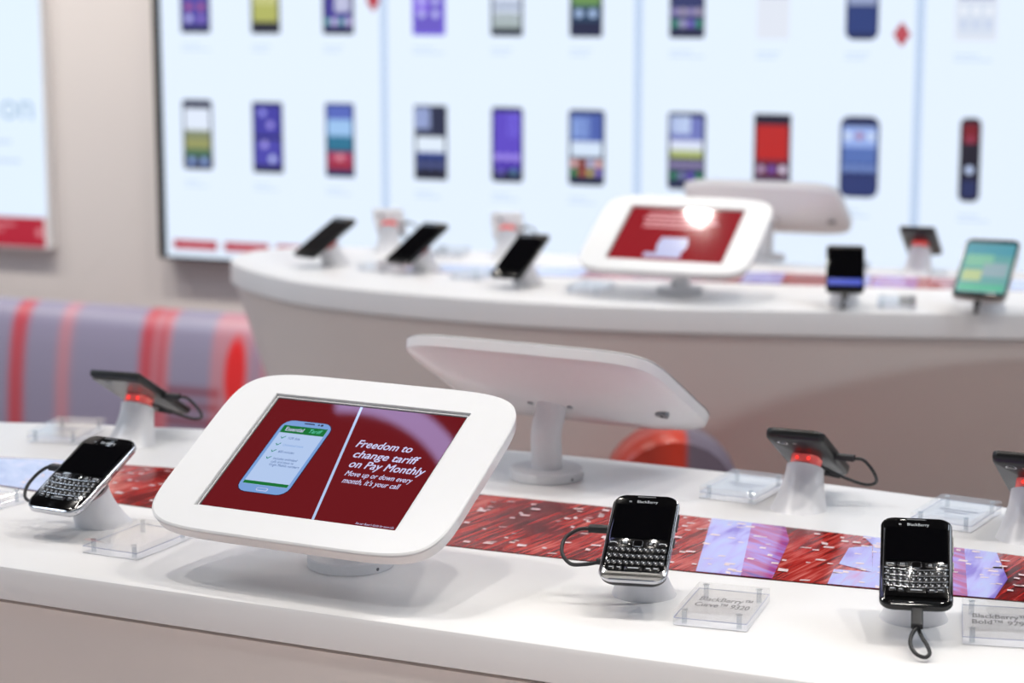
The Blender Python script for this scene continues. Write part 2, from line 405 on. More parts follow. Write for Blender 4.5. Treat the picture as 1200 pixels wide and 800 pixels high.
ART_B = [
 [('b', .56, .88, (226, 236, 252)), ('b', .44, .58, (150, 160, 120)), ('b', .30, .44, (176, 178, 110)), ('b', .18, .30, (84, 128, 96))] + icons(.12, [(150, 180, 240)], 2),
 [('b', .52, .95, (72, 66, 190)), ('b', .10, .48, (82, 76, 200)), ('c', .35, .85, (150, 150, 240)), ('c', .6, .68, (160, 150, 235)), ('c', .4, .4, (170, 160, 240)), ('c', .65, .2, (190, 200, 250))],
 [('b', .78, .97, (98, 120, 220)), ('b', .55, .78, (156, 196, 240)), ('b', .36, .56, (40, 132, 170)), ('b', .1, .34, (160, 24, 70))] + icons(.27, [(230, 90, 130), (240, 150, 170)], 3) + icons(.16, [(200, 50, 80)], 3),
 [('b', .60, .97, (36, 42, 80)), ('b', .68, .97, (170, 186, 236), .04, .5), ('b', .36, .58, (226, 238, 252)), ('b', .28, .38, (46, 74, 160))] + icons(.20, [(96, 110, 180)], 3),
 [('b', .30, .94, (106, 80, 230)), ('b', .16, .32, (84, 52, 200)), ('b', .6, .94, (132, 120, 238), .5, .93)] + icons(.33, [(170, 150, 245)], 3) + icons(.14, [(120, 110, 220), (90, 140, 180)], 2),
 [('b', .58, .95, (84, 110, 200)), ('b', .62, .9, (150, 178, 236), .07, .6), ('b', .38, .58, (214, 230, 250))] + icons(.29, [(240, 190, 190), (190, 90, 50), (200, 200, 235)], 4) + icons(.17, [(80, 160, 90), (200, 90, 60), (220, 200, 120), (150, 130, 230)], 4),
 [('b', .62, .94, (130, 140, 220)), ('b', .72, .95, (196, 214, 246), .06, .6), ('b', .5, .64, (222, 230, 250)), ('b', .41, .52, (200, 214, 130))] + icons(.32, [(170, 160, 210)], 4) + icons(.18, [(60, 150, 110), (140, 150, 200), (120, 100, 220)], 4),
 [('b', .42, .86, (216, 30, 24)), ('b', .2, .42, (110, 30, 60))] + icons(.3, [(210, 180, 220), (130, 90, 200), (220, 210, 235)], 3) + icons(.12, [(190, 180, 230)], 4),
 [('b', .62, .88, (150, 176, 236)), ('b', .42, .62, (96, 130, 210)), ('b', .3, .42, (60, 84, 160)), ('b', .04, .27, (44, 62, 130))] + icons(.76, [LT, (200, 160, 200)], 3) + icons(.36, [(130, 160, 230)], 4),
 [('b', .7, .93, (140, 16, 34), .15, .85), ('b', .05, .26, (40, 54, 110), .15, .85), ('c', .5, .38, (196, 214, 250)), ('c', .5, .74, (170, 60, 90))]]
ART_T = [
 [('b', .1, .95, (90, 80, 190))] + icons(.2, [(190, 190, 245), (160, 130, 230)], 2) + icons(.36, [(200, 100, 160)], 2),
 [('b', .16, .95, (206, 210, 110)), ('b', .4, .6, (236, 236, 190))],
 [('b', .1, .95, (70, 60, 170)), ('b', .3, .6, (226, 230, 250), .4, .9)] + icons(.17, [(110, 190, 190), (200, 190, 235)], 4),
 [('b', .04, .95, (120, 100, 230)), ('b', .3, .95, (150, 120, 240), .07, .5)] + icons(.28, [(190, 190, 250)], 2) + icons(.45, [(190, 190, 250)], 2),
 [('b', .14, .95, (206, 216, 236)), ('b', .1, .3, (180, 196, 190)), ('b', .36, .42, (150, 170, 200))],
 [('b', .2, .4, (34, 74, 110)), ('b', .4, .95, (120, 170, 90)), ('b', .6, .95, (200, 200, 90))] + icons(.3, [(180, 205, 245)], 2),
 [('b', .12, .95, (50, 60, 120))] + icons(.33, [(170, 160, 220), (190, 180, 210)], 4) + icons(.18, [(60, 160, 130), (190, 190, 230), (130, 110, 225)], 4),
 [('b', .05, .5, (226, 232, 244)), ('b', .52, .9, (116, 96, 220))],
 [('b', .42, .54, (170, 186, 230)), ('b', .55, .9, (60, 60, 160)), ('b', .08, .4, (40, 66, 140))] + icons(.62, [(200, 80, 140)], 3),
 [('b', .5, .55, (170, 180, 230)), ('b', .06, .46, (214, 224, 240))] + icons(.36, [(236, 242, 252)], 3) + icons(.2, [(200, 212, 236)], 3)]
BOT = [(-2.977, .093, .201, .009), (-2.758, .093, .199, .007), (-2.539, .086, .201, .003), (-2.272, .094, .201, .005), (-2.054, .088, .201, .007),
       (-1.835, .098, .199, .006), (-1.568, .099, .199, .005), (-1.347, .094, .2, .005), (-1.129, .096, .199, .002), (-.862, .05, .202, .002)]
TOPR = [(-2.975, .092), (-2.758, .088), (-2.539, .092), (-2.275, .094), (-2.055, .089), (-1.838, .088), (-1.571, .091), (-1.351, .082), (-1.131, .080), (-.859, .1)]
PW, S0, ZB, PH = 0.7075, -3.113, -0.245, 1.26
PLAB = ['lit video panel at the left end of the video wall', 'lit video panel second from the left end of the video wall',
        'lit video panel third from the left, behind the far white tablet stands', 'lit video panel at the right edge showing a folding phone']
for k in range(4):
    s0 = S0 + k*PW
    pn = wall_thing('video_panel', PLAB[k], 'display', s0 + PW/2, ZB, 'video wall panels')
    bz = bmobj('bezel', boxbm(0, PH/2, 0.03, PW-0.001, PH, 0.06), M['frame_dark'], pn)
    lft = 0.027 if k == 0 else 0.008
    rect('display_surface', -PW/2 + lft, 0.008, PW/2 - 0.008, PH-0.008, 0.0602, M['video'], pn, th=0.001)
    for xa, xb in ((PW/2 - 0.011, PW/2 - 0.0005), (-PW/2 + 0.0005, -PW/2 + 0.011)):
        if k == 0 and xb < 0: continue
        rect('panel_edge', xa, 0.0, xb, PH, 0.0602, M['seam'], pn, th=0.0012)
    zo = 0.0613
    for i in range(len(BOT)):
        s, w_, zt, zb = BOT[i]
        if not (s0 < s < s0+PW): continue
        x = s - (s0 + PW/2)
        if i == 9:
            pic(pn, x, zb-ZB, zt-ZB, w_, ART_B[i], zo, r=0.016, body=(26, 22, 52))
        else:
            pic(pn, x, zb-ZB, zt-ZB, w_, ART_B[i], zo, r=0.022 if i == 8 else (0.010 if i in (0, 4, 5, 6) else 0.004),
                body=[(30, 34, 90), (22, 22, 84), (26, 50, 120), (20, 26, 66), (28, 30, 90), (26, 40, 90), (30, 40, 100), (36, 20, 60), (34, 50, 118)][i])
        s2, w2 = TOPR[i]; x2 = s2 - (s0 + PW/2)
        pic(pn, x2, .383-ZB, .383-ZB+.196, w2, ART_T[i], zo, r=0.006 if i != 8 else 0.02,
            body=(226, 232, 244) if i in (7, 9) else [(30, 34, 100), (34, 34, 60), (26, 30, 90), (120, 100, 226), (30, 44, 80), (24, 34, 90), (30, 36, 90), (0, 0, 0), (34, 50, 120)][i])
        for yy, ln in ((zb-ZB-0.036, 0.05), (zb-ZB-0.048, 0.075)):
            rect('caption', x-w_/2, yy, x-w_/2+ln, yy+0.005, zo, M['vcap'], pn)
        for yy, ln in ((.383-ZB-0.036, 0.06), (.383-ZB-0.048, 0.09 if i % 3 == 0 else 0.05)):
            rect('caption', x2-w2/2, yy, x2-w2/2+ln, yy+0.005, zo, M['vcap'], pn)
    for j in range(4):
        bx0 = -PW/2 + 0.05 + j*0.163
        b = rect('red_button', bx0, 0.030, bx0+0.138, 0.056, zo, M['vred'], pn)
        rect('button_text', -0.05, -0.003, 0.05, 0.003, 0.0009, M['vredtext'], b)
    if k in (0, 2):
        dm = bmobj('red_diamond', slab([(0.021, 0), (0, 0.03), (-0.021, 0), (0, -0.03)], 0, 0.0008), M['vred'], pn)
        dm.location = (-1.034 - (-1.698 + PW/2) if k == 2 else PW/2 - 0.03, .397-ZB + (0.075 if k == 0 else 0), zo)
        rect('diamond_text', -0.008, -0.004, 0.008, 0.004, 0.0009, M['vredtext'], dm)
pd = wall_thing('poster_display', 'lit poster display with red footer left of the video wall', 'display', -3.493, -0.24)
bmobj('bezel', boxbm(-0.35, 0.62, 0.021, 0.70, 1.24, 0.038), M['solid_white'], pd)
rect('display_surface', -0.697, 0.09, -0.001, 1.237, 0.0402, M['video2'], pd)
ft = rect('red_footer', -0.697, 0.004, -0.012, 0.088, 0.0402, M['vred'], pd)
for yy, xa in ((0.018, -0.06), (0.0, -0.10), (-0.018, -0.13)):
    rect('footer_text', -0.30, yy, 0.30+xa, yy+0.007, 0.0009, M['vredtext'], ft)
fo = bmobj('footer_emblem', slab(circ(0.012, 16), 0, 0.0007), M['vredtext'], ft); fo.location = (0.325, 0.0, 0.0009)
text_mesh('headline_text', 't on', 0.115, M['vtext'], pd, (-0.030, 0.372, 0.0415), align='RIGHT')
for yy, ln in ((0.30, 0.115), (0.245, 0.085)):
    rect('body_text', -0.35, yy, -ln, yy+0.012, 0.0412, M['vcap'], pd)

# ---------------------------------------------------------------- counters
def stripf(x): return 1.8922 - .4135*x + .1312*x*x
def stripb(x): return 2.1023 - .407*x - .1425*x*x
def counter(name, label, outline, thick, inset_fn, zs, gap='groove'):
    t = thing(name, label, 'counter', (outline[0][0]*0 + sum(p[0] for p in outline)/len(outline), sum(p[1] for p in outline)/len(outline), 0))
    ox, oy = t.location.x, t.location.y
    loc = [(x-ox, y-oy) for x, y in outline]
    bm = bmesh.new()
    rings = []
    for d, z in ((0.012, -thick), (0.0, -thick+0.002), (0.0, -0.006), (0.0018, -0.0018), (0.006, 0.0)):
        rings.append([(x, y, ZC+z) for x, y in inset_poly(loc, d)])
    loft(bm, rings)
    bmobj('countertop', bm, M['solid_white'], t, auto=35)
    bm = bmesh.new()
    loft(bm, [[(x, y, ZC-thick-0.004) for x, y in inset_poly(loc, 0.016)], [(x, y, ZC-thick) for x, y in inset_poly(loc, 0.016)]])
    bmobj('shadow_gap', bm, M[gap], t, auto=35)
    bm = bmesh.new(); rings = []
    n = len(loc)
    for z in zs:
        ring = []
        for i in range(n):
            a, b, c_ = Vector(loc[i-1]), Vector(loc[i]), Vector(loc[(i+1) % n])
            tt = (c_-a).normalized(); nn = Vector((-tt.y, tt.x)); d = inset_fn(outline[i], z)
            ring.append((b.x+nn.x*d, b.y+nn.y*d, ZC+z))
        rings.append(ring)
    loft(bm, rings)
    bmobj('body', bm, M['fascia'], t, auto=50)
    return t
xs = [-1.30 + i*0.05 for i in range(53)]
fr_ = [(x, 1.6328 - .4557*x + .0223*x*x) for x in xs]
bk_ = [(x, 2.3288 - .4001*x - .2412*x*x) for x in reversed(xs)]
def endcap(p, q, bulge):
    p, q = Vector(p), Vector(q); mid = (p+q)/2; d = (q-p); nrm = Vector((d.y, -d.x)).normalized()
    out = []
    for i in range(1, 14):
        a = pi*i/14
        out.append(tuple(mid - d/2*cos(a) + nrm*bulge*sin(a)))
    return out
out_front = fr_ + endcap(fr_[-1], bk_[0], 0.12) + bk_ + endcap(bk_[-1], fr_[0], 0.10)
zs_body = [-0.0375, -0.06, -0.10, -0.15, -0.25, -0.4, -0.6, -0.8, -0.95]
cf = counter('display_counter', 'white boat-shaped display counter in the foreground with a red inlay strip', out_front, 0.034,
             lambda p, z: 0.007 + 0.16*max(0, -z-0.0375)**1.15, zs_body)
# ---- printed strip let into the top
ox, oy = cf.location.x, cf.location.y
def strip_poly(name, poly, mat, parent, z, th=0.0004):
    bm = bmesh.new(); loft(bm, [[(x-ox, y-oy, ZC+z) for x, y in poly], [(x-ox, y-oy, ZC+z+th) for x, y in poly]])
    return bmobj(name, bm, mat, parent)
sx_ = [-.86 + i*0.04 for i in range(44)]
sp = [(x, stripf(x)) for x in sx_] + [(x, stripb(x)) for x in reversed(sx_)]
edge = [(x, stripf(x)-0.0022) for x in sx_] + [(x, stripb(x)+0.0022) for x in reversed(sx_)]
strip_poly('strip_border', edge, M['strip_edge'], cf, -0.0002, 0.0004)
strip = strip_poly('graphic_strip', sp, M['strip_red'], cf, 0.0002)
def clampp(p): 
    x, y = p; return (x, min(max(y, stripf(x)+0.0005), stripb(x)-0.0005))
PATCH = [('strip_blue', [(-.86, 2.30), (-0.613, 2.29), (-0.514, 2.275), (-0.446, 2.259), (-0.423, 2.091), (-0.481, 2.1), (-0.581, 2.12), (-.86, 2.3)]),
         ('strip_lilac', [(0.198, 2.02), (0.236, 2.01), (0.205, 1.811), (0.166, 1.82)]),
         ('strip_purple', [(0.236, 2.01), (0.267, 1.995), (0.264, 1.931), (0.232, 1.79), (0.205, 1.811)]),
         ('strip_lilac', [(0.317, 1.906), (0.34, 1.913), (0.325, 1.823), (0.299, 1.851)]),
         ('strip_lilac', [(0.337, 1.96), (0.36, 1.96), (0.329, 1.75), (0.279, 1.75), (0.292, 1.834), (0.325, 1.823), (0.341, 1.916)]),
         ('strip_purple', [(0.36, 1.96), (0.425, 1.93), (0.395, 1.73), (0.329, 1.75)]),
         ('strip_lilac', [(0.425, 1.93), (0.452, 1.9), (0.442, 1.802), (0.417, 1.72), (0.395, 1.73)])]
for mname, poly in PATCH:
    strip_poly('graphic_patch', [clampp(p) for p in poly], M[mname], strip, 0.0007)
bm = bmesh.new(); rnd = random.Random(3)
for i in range(430):
    x = rnd.uniform(-.52, .62); v = rnd.random()
    y = stripf(x) + (stripb(x)-stripf(x))*v
    l = rnd.uniform(.0018, .0058); wd_ = rnd.uniform(.0011, .0040)*(1.0 if rnd.random() < .8 else 1.6)
    if not (stripf(x)+.004 < y < stripb(x)-.006): continue
    a = rnd.uniform(-.22, .02)
    e1, e2 = Vector((cos(a), sin(a))), Vector((-sin(a), cos(a)))
    cpt = Vector((x-ox, y-oy))
    q = [cpt + e1*l*cx_ + e2*wd_*cy_ for cx_, cy_ in ((-1, -.5), (.7, -1), (1, .3), (-.7, 1))]
    bm.faces.new([bm.verts.new((p.x, p.y, ZC+0.0013)) for p in q])
d = bmobj('light_dashes', bm, M['strip_dash'], strip); d['kind'] = 'stuff'

# far counter: rounded, lens-shaped, sculpted underside
ff = [(-.54, 3.988), (-.52, 3.90), (-.469, 3.797), (-.395, 3.69), (-.297, 3.604), (-.145, 3.510), (0, 3.442), (.14, 3.396), (.278, 3.367), (.552, 3.331), (.82, 3.307),
      (1.1, 3.29), (1.40, 3.31), (1.62, 3.38), (1.74, 3.50), (1.70, 3.62), (1.5, 3.70), (1.1, 3.77), (.632, 3.87), (.15, 4.03), (-.18, 4.13), (-.36, 4.165), (-.46, 4.145), (-.52, 4.09)]
out_far = [(p.x, p.y) for p in catmull([(x, y, 0) for x, y in ff], 6, True)]
def far_inset(p, z):
    x = p[0]
    d = 0.010 + 0.30*max(0, -z-0.05)
    front = p[1] < 3.75 and x > -0.5
    if front:
        if x > 0.95: zc = -0.075
        elif x > 0.30: zc = -0.075 - 0.16*((0.95-x)/0.65)**2.2
        else: zc = -0.235 - 0.6*(0.30-x)
        if z < zc: d += min(0.22, 0.75*(zc - z))
    return d
zs_far = [-0.0465, -0.05, -0.055, -0.0625, -0.07, -0.08, -0.09, -0.1, -0.11, -0.12, -0.13, -0.145, -0.16, -0.175, -0.19, -0.21, -0.23, -0.26, -0.3, -0.36, -0.45, -0.6, -0.8, -0.95]
cfar = counter('display_counter', 'white rounded display counter in the background below the video wall', out_far, 0.043, far_inset, zs_far, 'fascia')
oxf, oyf = cfar.location.x, cfar.location.y
def far_strip_y(x, k): return 3.70 - .22*(x-.5) + k*(0.075 - 0.05*(x-.5)**2)
fx_ = [-.25 + i*0.05 for i in range(35)]
bm = bmesh.new()
poly = [(x-oxf, far_strip_y(x, -1)-oyf) for x in fx_] + [(x-oxf, far_strip_y(x, 1)-oyf) for x in reversed(fx_)]
loft(bm, [z3(poly, ZC-0.0001), z3(poly, ZC+0.0004)])
fs = bmobj('graphic_strip', bm, M['strip_red'], cfar)
for xa, xb, mm in ((-.2, .12, 'strip_blue'), (.40, .47, 'strip_lilac'), (.56, .62, 'strip_lilac'), (.625, .70, 'strip_purple'), (.78, .95, 'strip_blue')):
    q = [(xa, far_strip_y(xa, -.98)), (xb, far_strip_y(xb, -.98)), (xb+.03, far_strip_y(xb+.03, .98)), (xa+.03, far_strip_y(xa+.03, .98))]
    bm = bmesh.new(); loft(bm, [[(x-oxf, y-oyf, ZC+.0005) for x, y in q], [(x-oxf, y-oyf, ZC+.0009) for x, y in q]])
    bmobj('graphic_patch', bm, M[mm], fs)

# ---------------------------------------------------------------- upholstered pieces behind
RED, PNK, LIL = rgb(186, 66, 78), rgb(186, 130, 142), rgb(142, 136, 160)
BR = rgb(222, 22, 22)
bl = 3.2
S0V = .732
def st(u): return (u + S0V) / bl
sv = [(0, LIL), (st(1.005), LIL), (st(1.02), RED), (st(1.05), RED), (st(1.065), LIL), (st(1.145), LIL), (st(1.160), PNK), (st(1.180), PNK), (st(1.20), LIL),
      (st(1.385), LIL), (st(1.395), RED), (st(1.42), RED), (st(1.425), PNK), (st(1.45), RED), (st(1.47), PNK), (st(1.48), LIL),
      (st(1.585), LIL), (st(1.595), PNK), (st(1.625), PNK), (st(1.665), PNK), (st(1.69), PNK), (st(1.71), LIL), (st(1.73), PNK), (st(1.78), LIL)]
W1 = (1, 1, 1, 1)
sh = [(0, W1), (.44, W1), (.46, rgb(226, 120, 130)), (.49, W1), (.52, rgb(226, 120, 130)), (.56, W1), (.58, rgb(226, 120, 130)), (.61, W1), (.64, rgb(226, 120, 130)), (.67, W1), (1, W1)]
M['tartan'] = tartan('lilac_vinyl_with_red_tartan_print', LIL, sv, sh, bl, 0.1, 0.72, (2.20, 2.35), (2.388, 0.545, 0.034, 0.105))
s_left = -4.85
bp = WO2 + WT*s_left + WN*0.78
bench = thing('bench', 'lilac vinyl banquette with red tartan bands under the poster display', 'bench', (bp.x, bp.y, 0), (0, 0, -WA))
prof = [(0.16, 0.10), (0.0, 0.10), (-0.03, 0.13), (-0.035, 0.28), (-0.028, 0.40), (-0.018, 0.50), (-0.004, 0.58), (0.010, 0.628), (0.028, 0.660), (0.05, 0.676), (0.075, 0.680), (0.11, 0.672), (0.14, 0.645), (0.155, 0.60)]
bm = bmesh.new(); loft(bm, [[(0, y, z) for y, z in prof], [(bl*0.5, y, z) for y, z in prof], [(bl, y, z) for y, z in prof]])
bmobj('upholstery', bm, M['tartan'], bench, auto=60)
bmobj('plinth', boxbm(bl/2, 0.075, 0.05, bl-0.1, 0.14, 0.10), M['black_matte'], bench)
# tub chair between the counters
M['tub'] = tartan('grey_violet_vinyl_with_red_band', LIL, [(0, rgb(190, 60, 40)), (.36, rgb(170, 44, 24)), (.43, rgb(206, 52, 24)), (.455, rgb(206, 52, 24)), (.475, rgb(112, 100, 116)), (1, rgb(100, 92, 112))],
                  [(0, W1), (1, W1)], 0.5, 0, 1)
tub = thing('tub_chair', 'grey violet tub chair with a wide red band behind the back tablet stand', 'chair', (0.02, 2.98, 0))
rings = []
arch = [(-0.02, 0.12), (-0.02, 0.40), (0.02, 0.58), (0.085, 0.70)]
for i in range(1, 12):
    a = pi*i/12
    arch.append((0.215 - 0.100*cos(a), 0.735 + 0.095*sin(a)))
arch += [(0.345, 0.70), (0.41, 0.58), (0.45, 0.40), (0.45, 0.12)]
bm = bmesh.new()
loft(bm, [[(x*0.94+0.014, -0.03, (z-.12)*0.985+.12) for x, z in arch], [(x, -0.01, z) for x, z in arch], [(x, 0.06, z) for x, z in arch], [(x*0.94+0.014, 0.08, (z-.12)*0.985+.12) for x, z in arch]])
bmobj('backrest', bm, M['tub'], tub, auto=60)
sb = slab(rrect(0.46, 0.40, 0.12, 6), 0.12, 0.44, 0.03); 
o = bmobj('seat', sb, M['tub'], tub, auto=60); o.location = (0.23, 0.265, 0)
for lx, ly in ((.05, .0), (.41, .0), (.05, .40), (.41, .40)):
    o = bmobj('leg', slab(circ(0.018, 12), 0, 0.125), M['steel'], tub); o.location = (lx, ly, 0)

# ---------------------------------------------------------------- tablet stands
OA, OB, OE = 0.1510, 0.1094, 6.3
_kmesh = {}
def kmesh(key, fn, name, mat, parent, **kw):
    """build once, then share the mesh between alike parts"""
    if key in _kmesh: return link(name, _kmesh[key], mat, parent)
    o = bmobj(name, fn(), mat, parent, **kw); _kmesh[key] = o.data
    return o
TZ, TILT, BOFF = 0.105, 0.507, 0.028
def face_bm():
    """front plate with its rectangular opening"""
    N = 96; out = superell(OA, OB, OE, N); w_, h_, r = 0.2070/2, 0.1570/2, 0.002
    inn = []
    for x, y in out:                                   # matching ring on the opening
        k = max(abs(x)/w_, abs(y)/h_); inn.append((x/k, y/k))
    for cx_, cy_ in ((w_, h_), (-w_, h_), (-w_, -h_), (w_, -h_)):
        j = min(range(N), key=lambda i: (inn[i][0]-cx_)**2 + (inn[i][1]-cy_)**2); inn[j] = (cx_, cy_)
    bm = bmesh.new()
    loft(bm, [z3(inn, -0.0035), z3(inn, -0.0006), z3(inn, 0.0, 1.004), z3(out, 0.0, 1-.0016/OA, 1-.0016/OB), z3(out, -0.0012)], cap0=False, cap1=False)
    return bm
def shell_bm():
    out = superell(OA, OB, OE, 96); bm = bmesh.new()
    rings = [z3(out, -.0075, .80, .80), z3(out, -.0016, .97, .97), z3(out, -.0014, 1-.001/OA, 1-.001/OB), z3(out, -.0030), z3(out, -.0130, .988, .984), z3(out, -.0150, .972, .962)]
    rings += [z3(out, -.0180, .93, .905), z3(out, -.0235, .83, .78), z3(out, -.0290, .68, .60), z3(out, -.0325, .46, .40), z3(out, -.0340, .22, .20)]
    loft(bm, rings, cap0=True)
    return bm
def tablet(label, bx, by, yaw, art, group):
    t = thing('tablet_stand', label, 'tablet stand', (bx, by, ZC + .0004), (0, 0, yaw), group)
    kmesh('tbase', lambda: (lambda bm: (loft(bm, [z3(circ(.0396, 48), 0), z3(circ(.0396, 48), .0085), z3(circ(.0385, 48), .0098), z3(circ(.018, 48), .0102)]), bm)[1])(bmesh.new()), 'base', M['pole'], t, auto=40)
    for a in (-1.9, -1.2, 1.2, 1.9):
        o = kmesh('tscrew', lambda: slab(circ(.0016, 10), 0, .0006), 'screw', M['grey_dark'], t)
        o.location = (.0393*sin(a), -.0393*cos(a), .0035); o.rotation_euler = (pi/2, 0, a)
    n = Vector((0, -sin(TILT), cos(TILT)))
    c0 = Vector((0, -BOFF, TZ)); att = c0 - n*0.031
    def pole_bm():
        p = [Vector((0, 0, .009)), Vector((0, 0, .022)), Vector((0, 0.001, .038)), Vector((0, 0.000, .052)), att + n*-.010, att + n*.004]
        pts = catmull(p, 6); bm = bmesh.new(); return tube(bm, pts, .0165, 24)
    kmesh('tpole', pole_bm, 'pole', M['pole'], t, auto=40)
    R = Matrix.Translation(c0) @ Matrix.Rotation(TILT, 4, 'X')
    def put(o, dx=0, dy=0, dz=0): o.matrix_local = R @ Matrix.Translation((dx, dy, dz)); return o
    put(kmesh('tshell', shell_bm, 'shell', M['shell'], t, auto=27))
    put(kmesh('tface', face_bm, 'faceplate', M['enclosure'], t, auto=20))
    put(kmesh('tgasket', lambda: (lambda bm: (loft(bm, [z3(rrect(.2085, .1585, .001, 2), -.0050), z3(rrect(.2085, .1585, .001, 2), -.0034), z3(rrect(.1980, .1480, .001, 2), -.0034), z3(rrect(.1980, .1480, .001, 2), -.0050)], closed=True), bm)[1])(bmesh.new()), 'screen_gasket', M['gasket'], t))
    put(kmesh('tlip', lambda: (lambda bm: (loft(bm, [z3(rrect(.2040, .1540, .001, 2), -.0034), z3(rrect(.2040, .1540, .001, 2), -.0022), z3(rrect(.2022, .1522, .001, 2), -.0022), z3(rrect(.2022, .1522, .001, 2), -.0034)], closed=True), bm)[1])(bmesh.new()), 'screen_lip', M['enclosure'], t))
    sc = put(bmobj('screen', slab(rrect(.1996, .1496, .001, 2), -.0012, 0), M['redscreen'] if art == 'tariff' else M['redscreen_far'], t), 0, 0, -.0031)
    lk = put(kmesh('tlock', lambda: slab(circ(.0075, 20), -.004, .003), 'lock', M['steel'], t, auto=40), -.121, -.018, -.0232)
    ks = kmesh('tkeyslot', lambda: boxbm(0, 0, -.0042, .0016, .006, .0006), 'key_slot', M['gasket'], lk)
    for sgn in (-1, 1):
        put(kmesh('tbolt', lambda: slab(circ(.0035, 12), -.0015, .0015), 'fixing_screw', M['steel'], t, auto=40), sgn*.024, .004, -.0338)
    return t, sc
def sp_rect(name, x0, y0, x1, y1, z, mat, parent, r=0.0): return rect(name, x0/1000, y0/1000, x1/1000, y1/1000, z, mat, parent, th=.00008, r=r/1000)
def sp_poly(name, pts, z, mat, parent):
    bm = bmesh.new(); loft(bm, [[(x/1000, y/1000, z) for x, y in pts], [(x/1000, y/1000, z+.00008) for x, y in pts]])
    return bmobj(name, bm, mat, parent)
t1, sc = tablet('large white tablet stand in front with a tariff advert on its red screen', -.148, 1.853, -.4663, 'tariff', 'tablet stands')
Z1, Z2, Z3 = .0001, .0003, .0005
sp_rect('phone_outline', -77.8, -52.2, -22.8, 47.2, Z1, M['s_dark'], sc, r=11)
sp_rect('phone_graphic', -77, -51.6, -23.6, 46.6, Z2, M['s_body'], sc, r=10.5)
sp_rect('phone_display', -73.6, -41.8, -26.6, 39, Z3, M['s_white'], sc)
sp_rect('green_header', -73.6, 28.8, -26.6, 39, Z3+.0002, M['s_green'], sc)
sp_rect('green_footer', -73.6, -41.8, -26.6, -37.8, Z3+.0002, M['s_green'], sc)
sp_rect('earpiece', -54.5, 43.2, -43.5, 44.6, Z3, M['s_dark'], sc, r=.6)
for dx in (-39, -35.5):
    o = bmobj('camera_dot', slab(circ(.0010 if dx < -36 else .0014, 12), 0, .00008), M['s_dark'], sc); o.location = (dx/1000, .0437, Z3)
sp_rect('home_button', -56, -49.2, -44, -45.2, Z3, M['s_lilac'], sc, r=1.6)
sp_rect('home_button_face', -55.2, -48.5, -44.8, -45.9, Z3+.0002, M['s_body'], sc, r=1.2)
text_mesh('header_text', 'Essential', .0072, M['s_text'], sc, (-.0695, .0315, .0010), sx=.80, fat=.00010)
text_mesh('header_text', 'Tariff', .0074, M['s_cyan'], sc, (-.0448, .0315, .0010), sx=.82, shear=.25)
for s_, y_, m_ in (('1GB data', 20.4, 's_ink'), ('Unlimited texts', 10.8, 's_body'), ('600 minutes', 1.5, 's_ink'), ('Includes unlimited', -8.0, 's_ink'), ('calls and texts to', -12.2, 's_ink'), ('Virgin Mobile numbers', -16.4, 's_ink')):
    text_mesh('list_text', s_, .0046, M[m_], sc, (-.0605, y_/1000, .0010), sx=.76)
for y_ in (21.6, 12, 2.7, -6.8):
    sp_poly('tick', [(-68.6, y_+.9), (-66.8, y_-1.3), (-66.2, y_-1.3), (-63.2, y_+2.2), (-63.9, y_+2.6), (-66.6, y_-.2), (-68.0, y_+1.6)], .0010, M['s_tick'], sc)
sp_poly('divider_line', [(-10.6, 74.6), (-8.0, 74.6), (19.4, -75.2), (16.8, -75.2)], Z1, M['s_white'], sc)
for s_, x_, y_, sz, wx in (('Freedom to', 10.6, 21.4, 13.6, 57.3), ('change tariff', 14.4, 7.6, 13.6, 66.5), ('on Pay Monthly', 16.9, -5.4, 13.6, 76.5), ('Move up or down every', 19.2, -16.6, 9.4, 67.8), ("month, it's your call", 21.2, -26.0, 9.4, 57.7), ("See our Buyer's Guide for more info", 60.2, -74.0, 3.6, 37.8)):
    o = text_mesh('advert_text', s_, sz/1000, M['s_text'], sc, (x_/1000, y_/1000, .0004), shear=.18, fat=.00022 if sz > 13 else (.00010 if sz > 5 else 0))
    wdt = max(v.co.x for v in o.data.vertices) - min(v.co.x for v in o.data.vertices)
    o.scale = (wx/1000/wdt, 1, 1)
t2, sc2 = tablet('white tablet stand seen from behind at the back of the front counter', .037, 2.195, pi-.4975, 'back', 'tablet stands')
t3, sc3 = tablet('white tablet stand with lit red screen on the far counter', .287, 3.536, -.40, 'far', 'tablet stands')
for y_, xa, xb in ((54, -66, 30), (42, -70, 60), (30, -66, 66), (18, -66, 44)):
    sp_rect('advert_text', xa, y_, xb, y_+6, Z1, M['vredtext'], sc3)
sp_poly('cup_graphic', [(-22, -10), (24, -10), (30, -34), (22, -58), (-18, -58), (-24, -34)], Z1, M['s_lilac'], sc3)
sp_rect('saucer_graphic', -40, -66, 26, -54, Z2, M['s_lilac'], sc3, r=5)
t4, sc4 = tablet('white tablet stand seen from behind on the far counter', .48, 3.954, pi-.36, 'back', 'tablet stands')

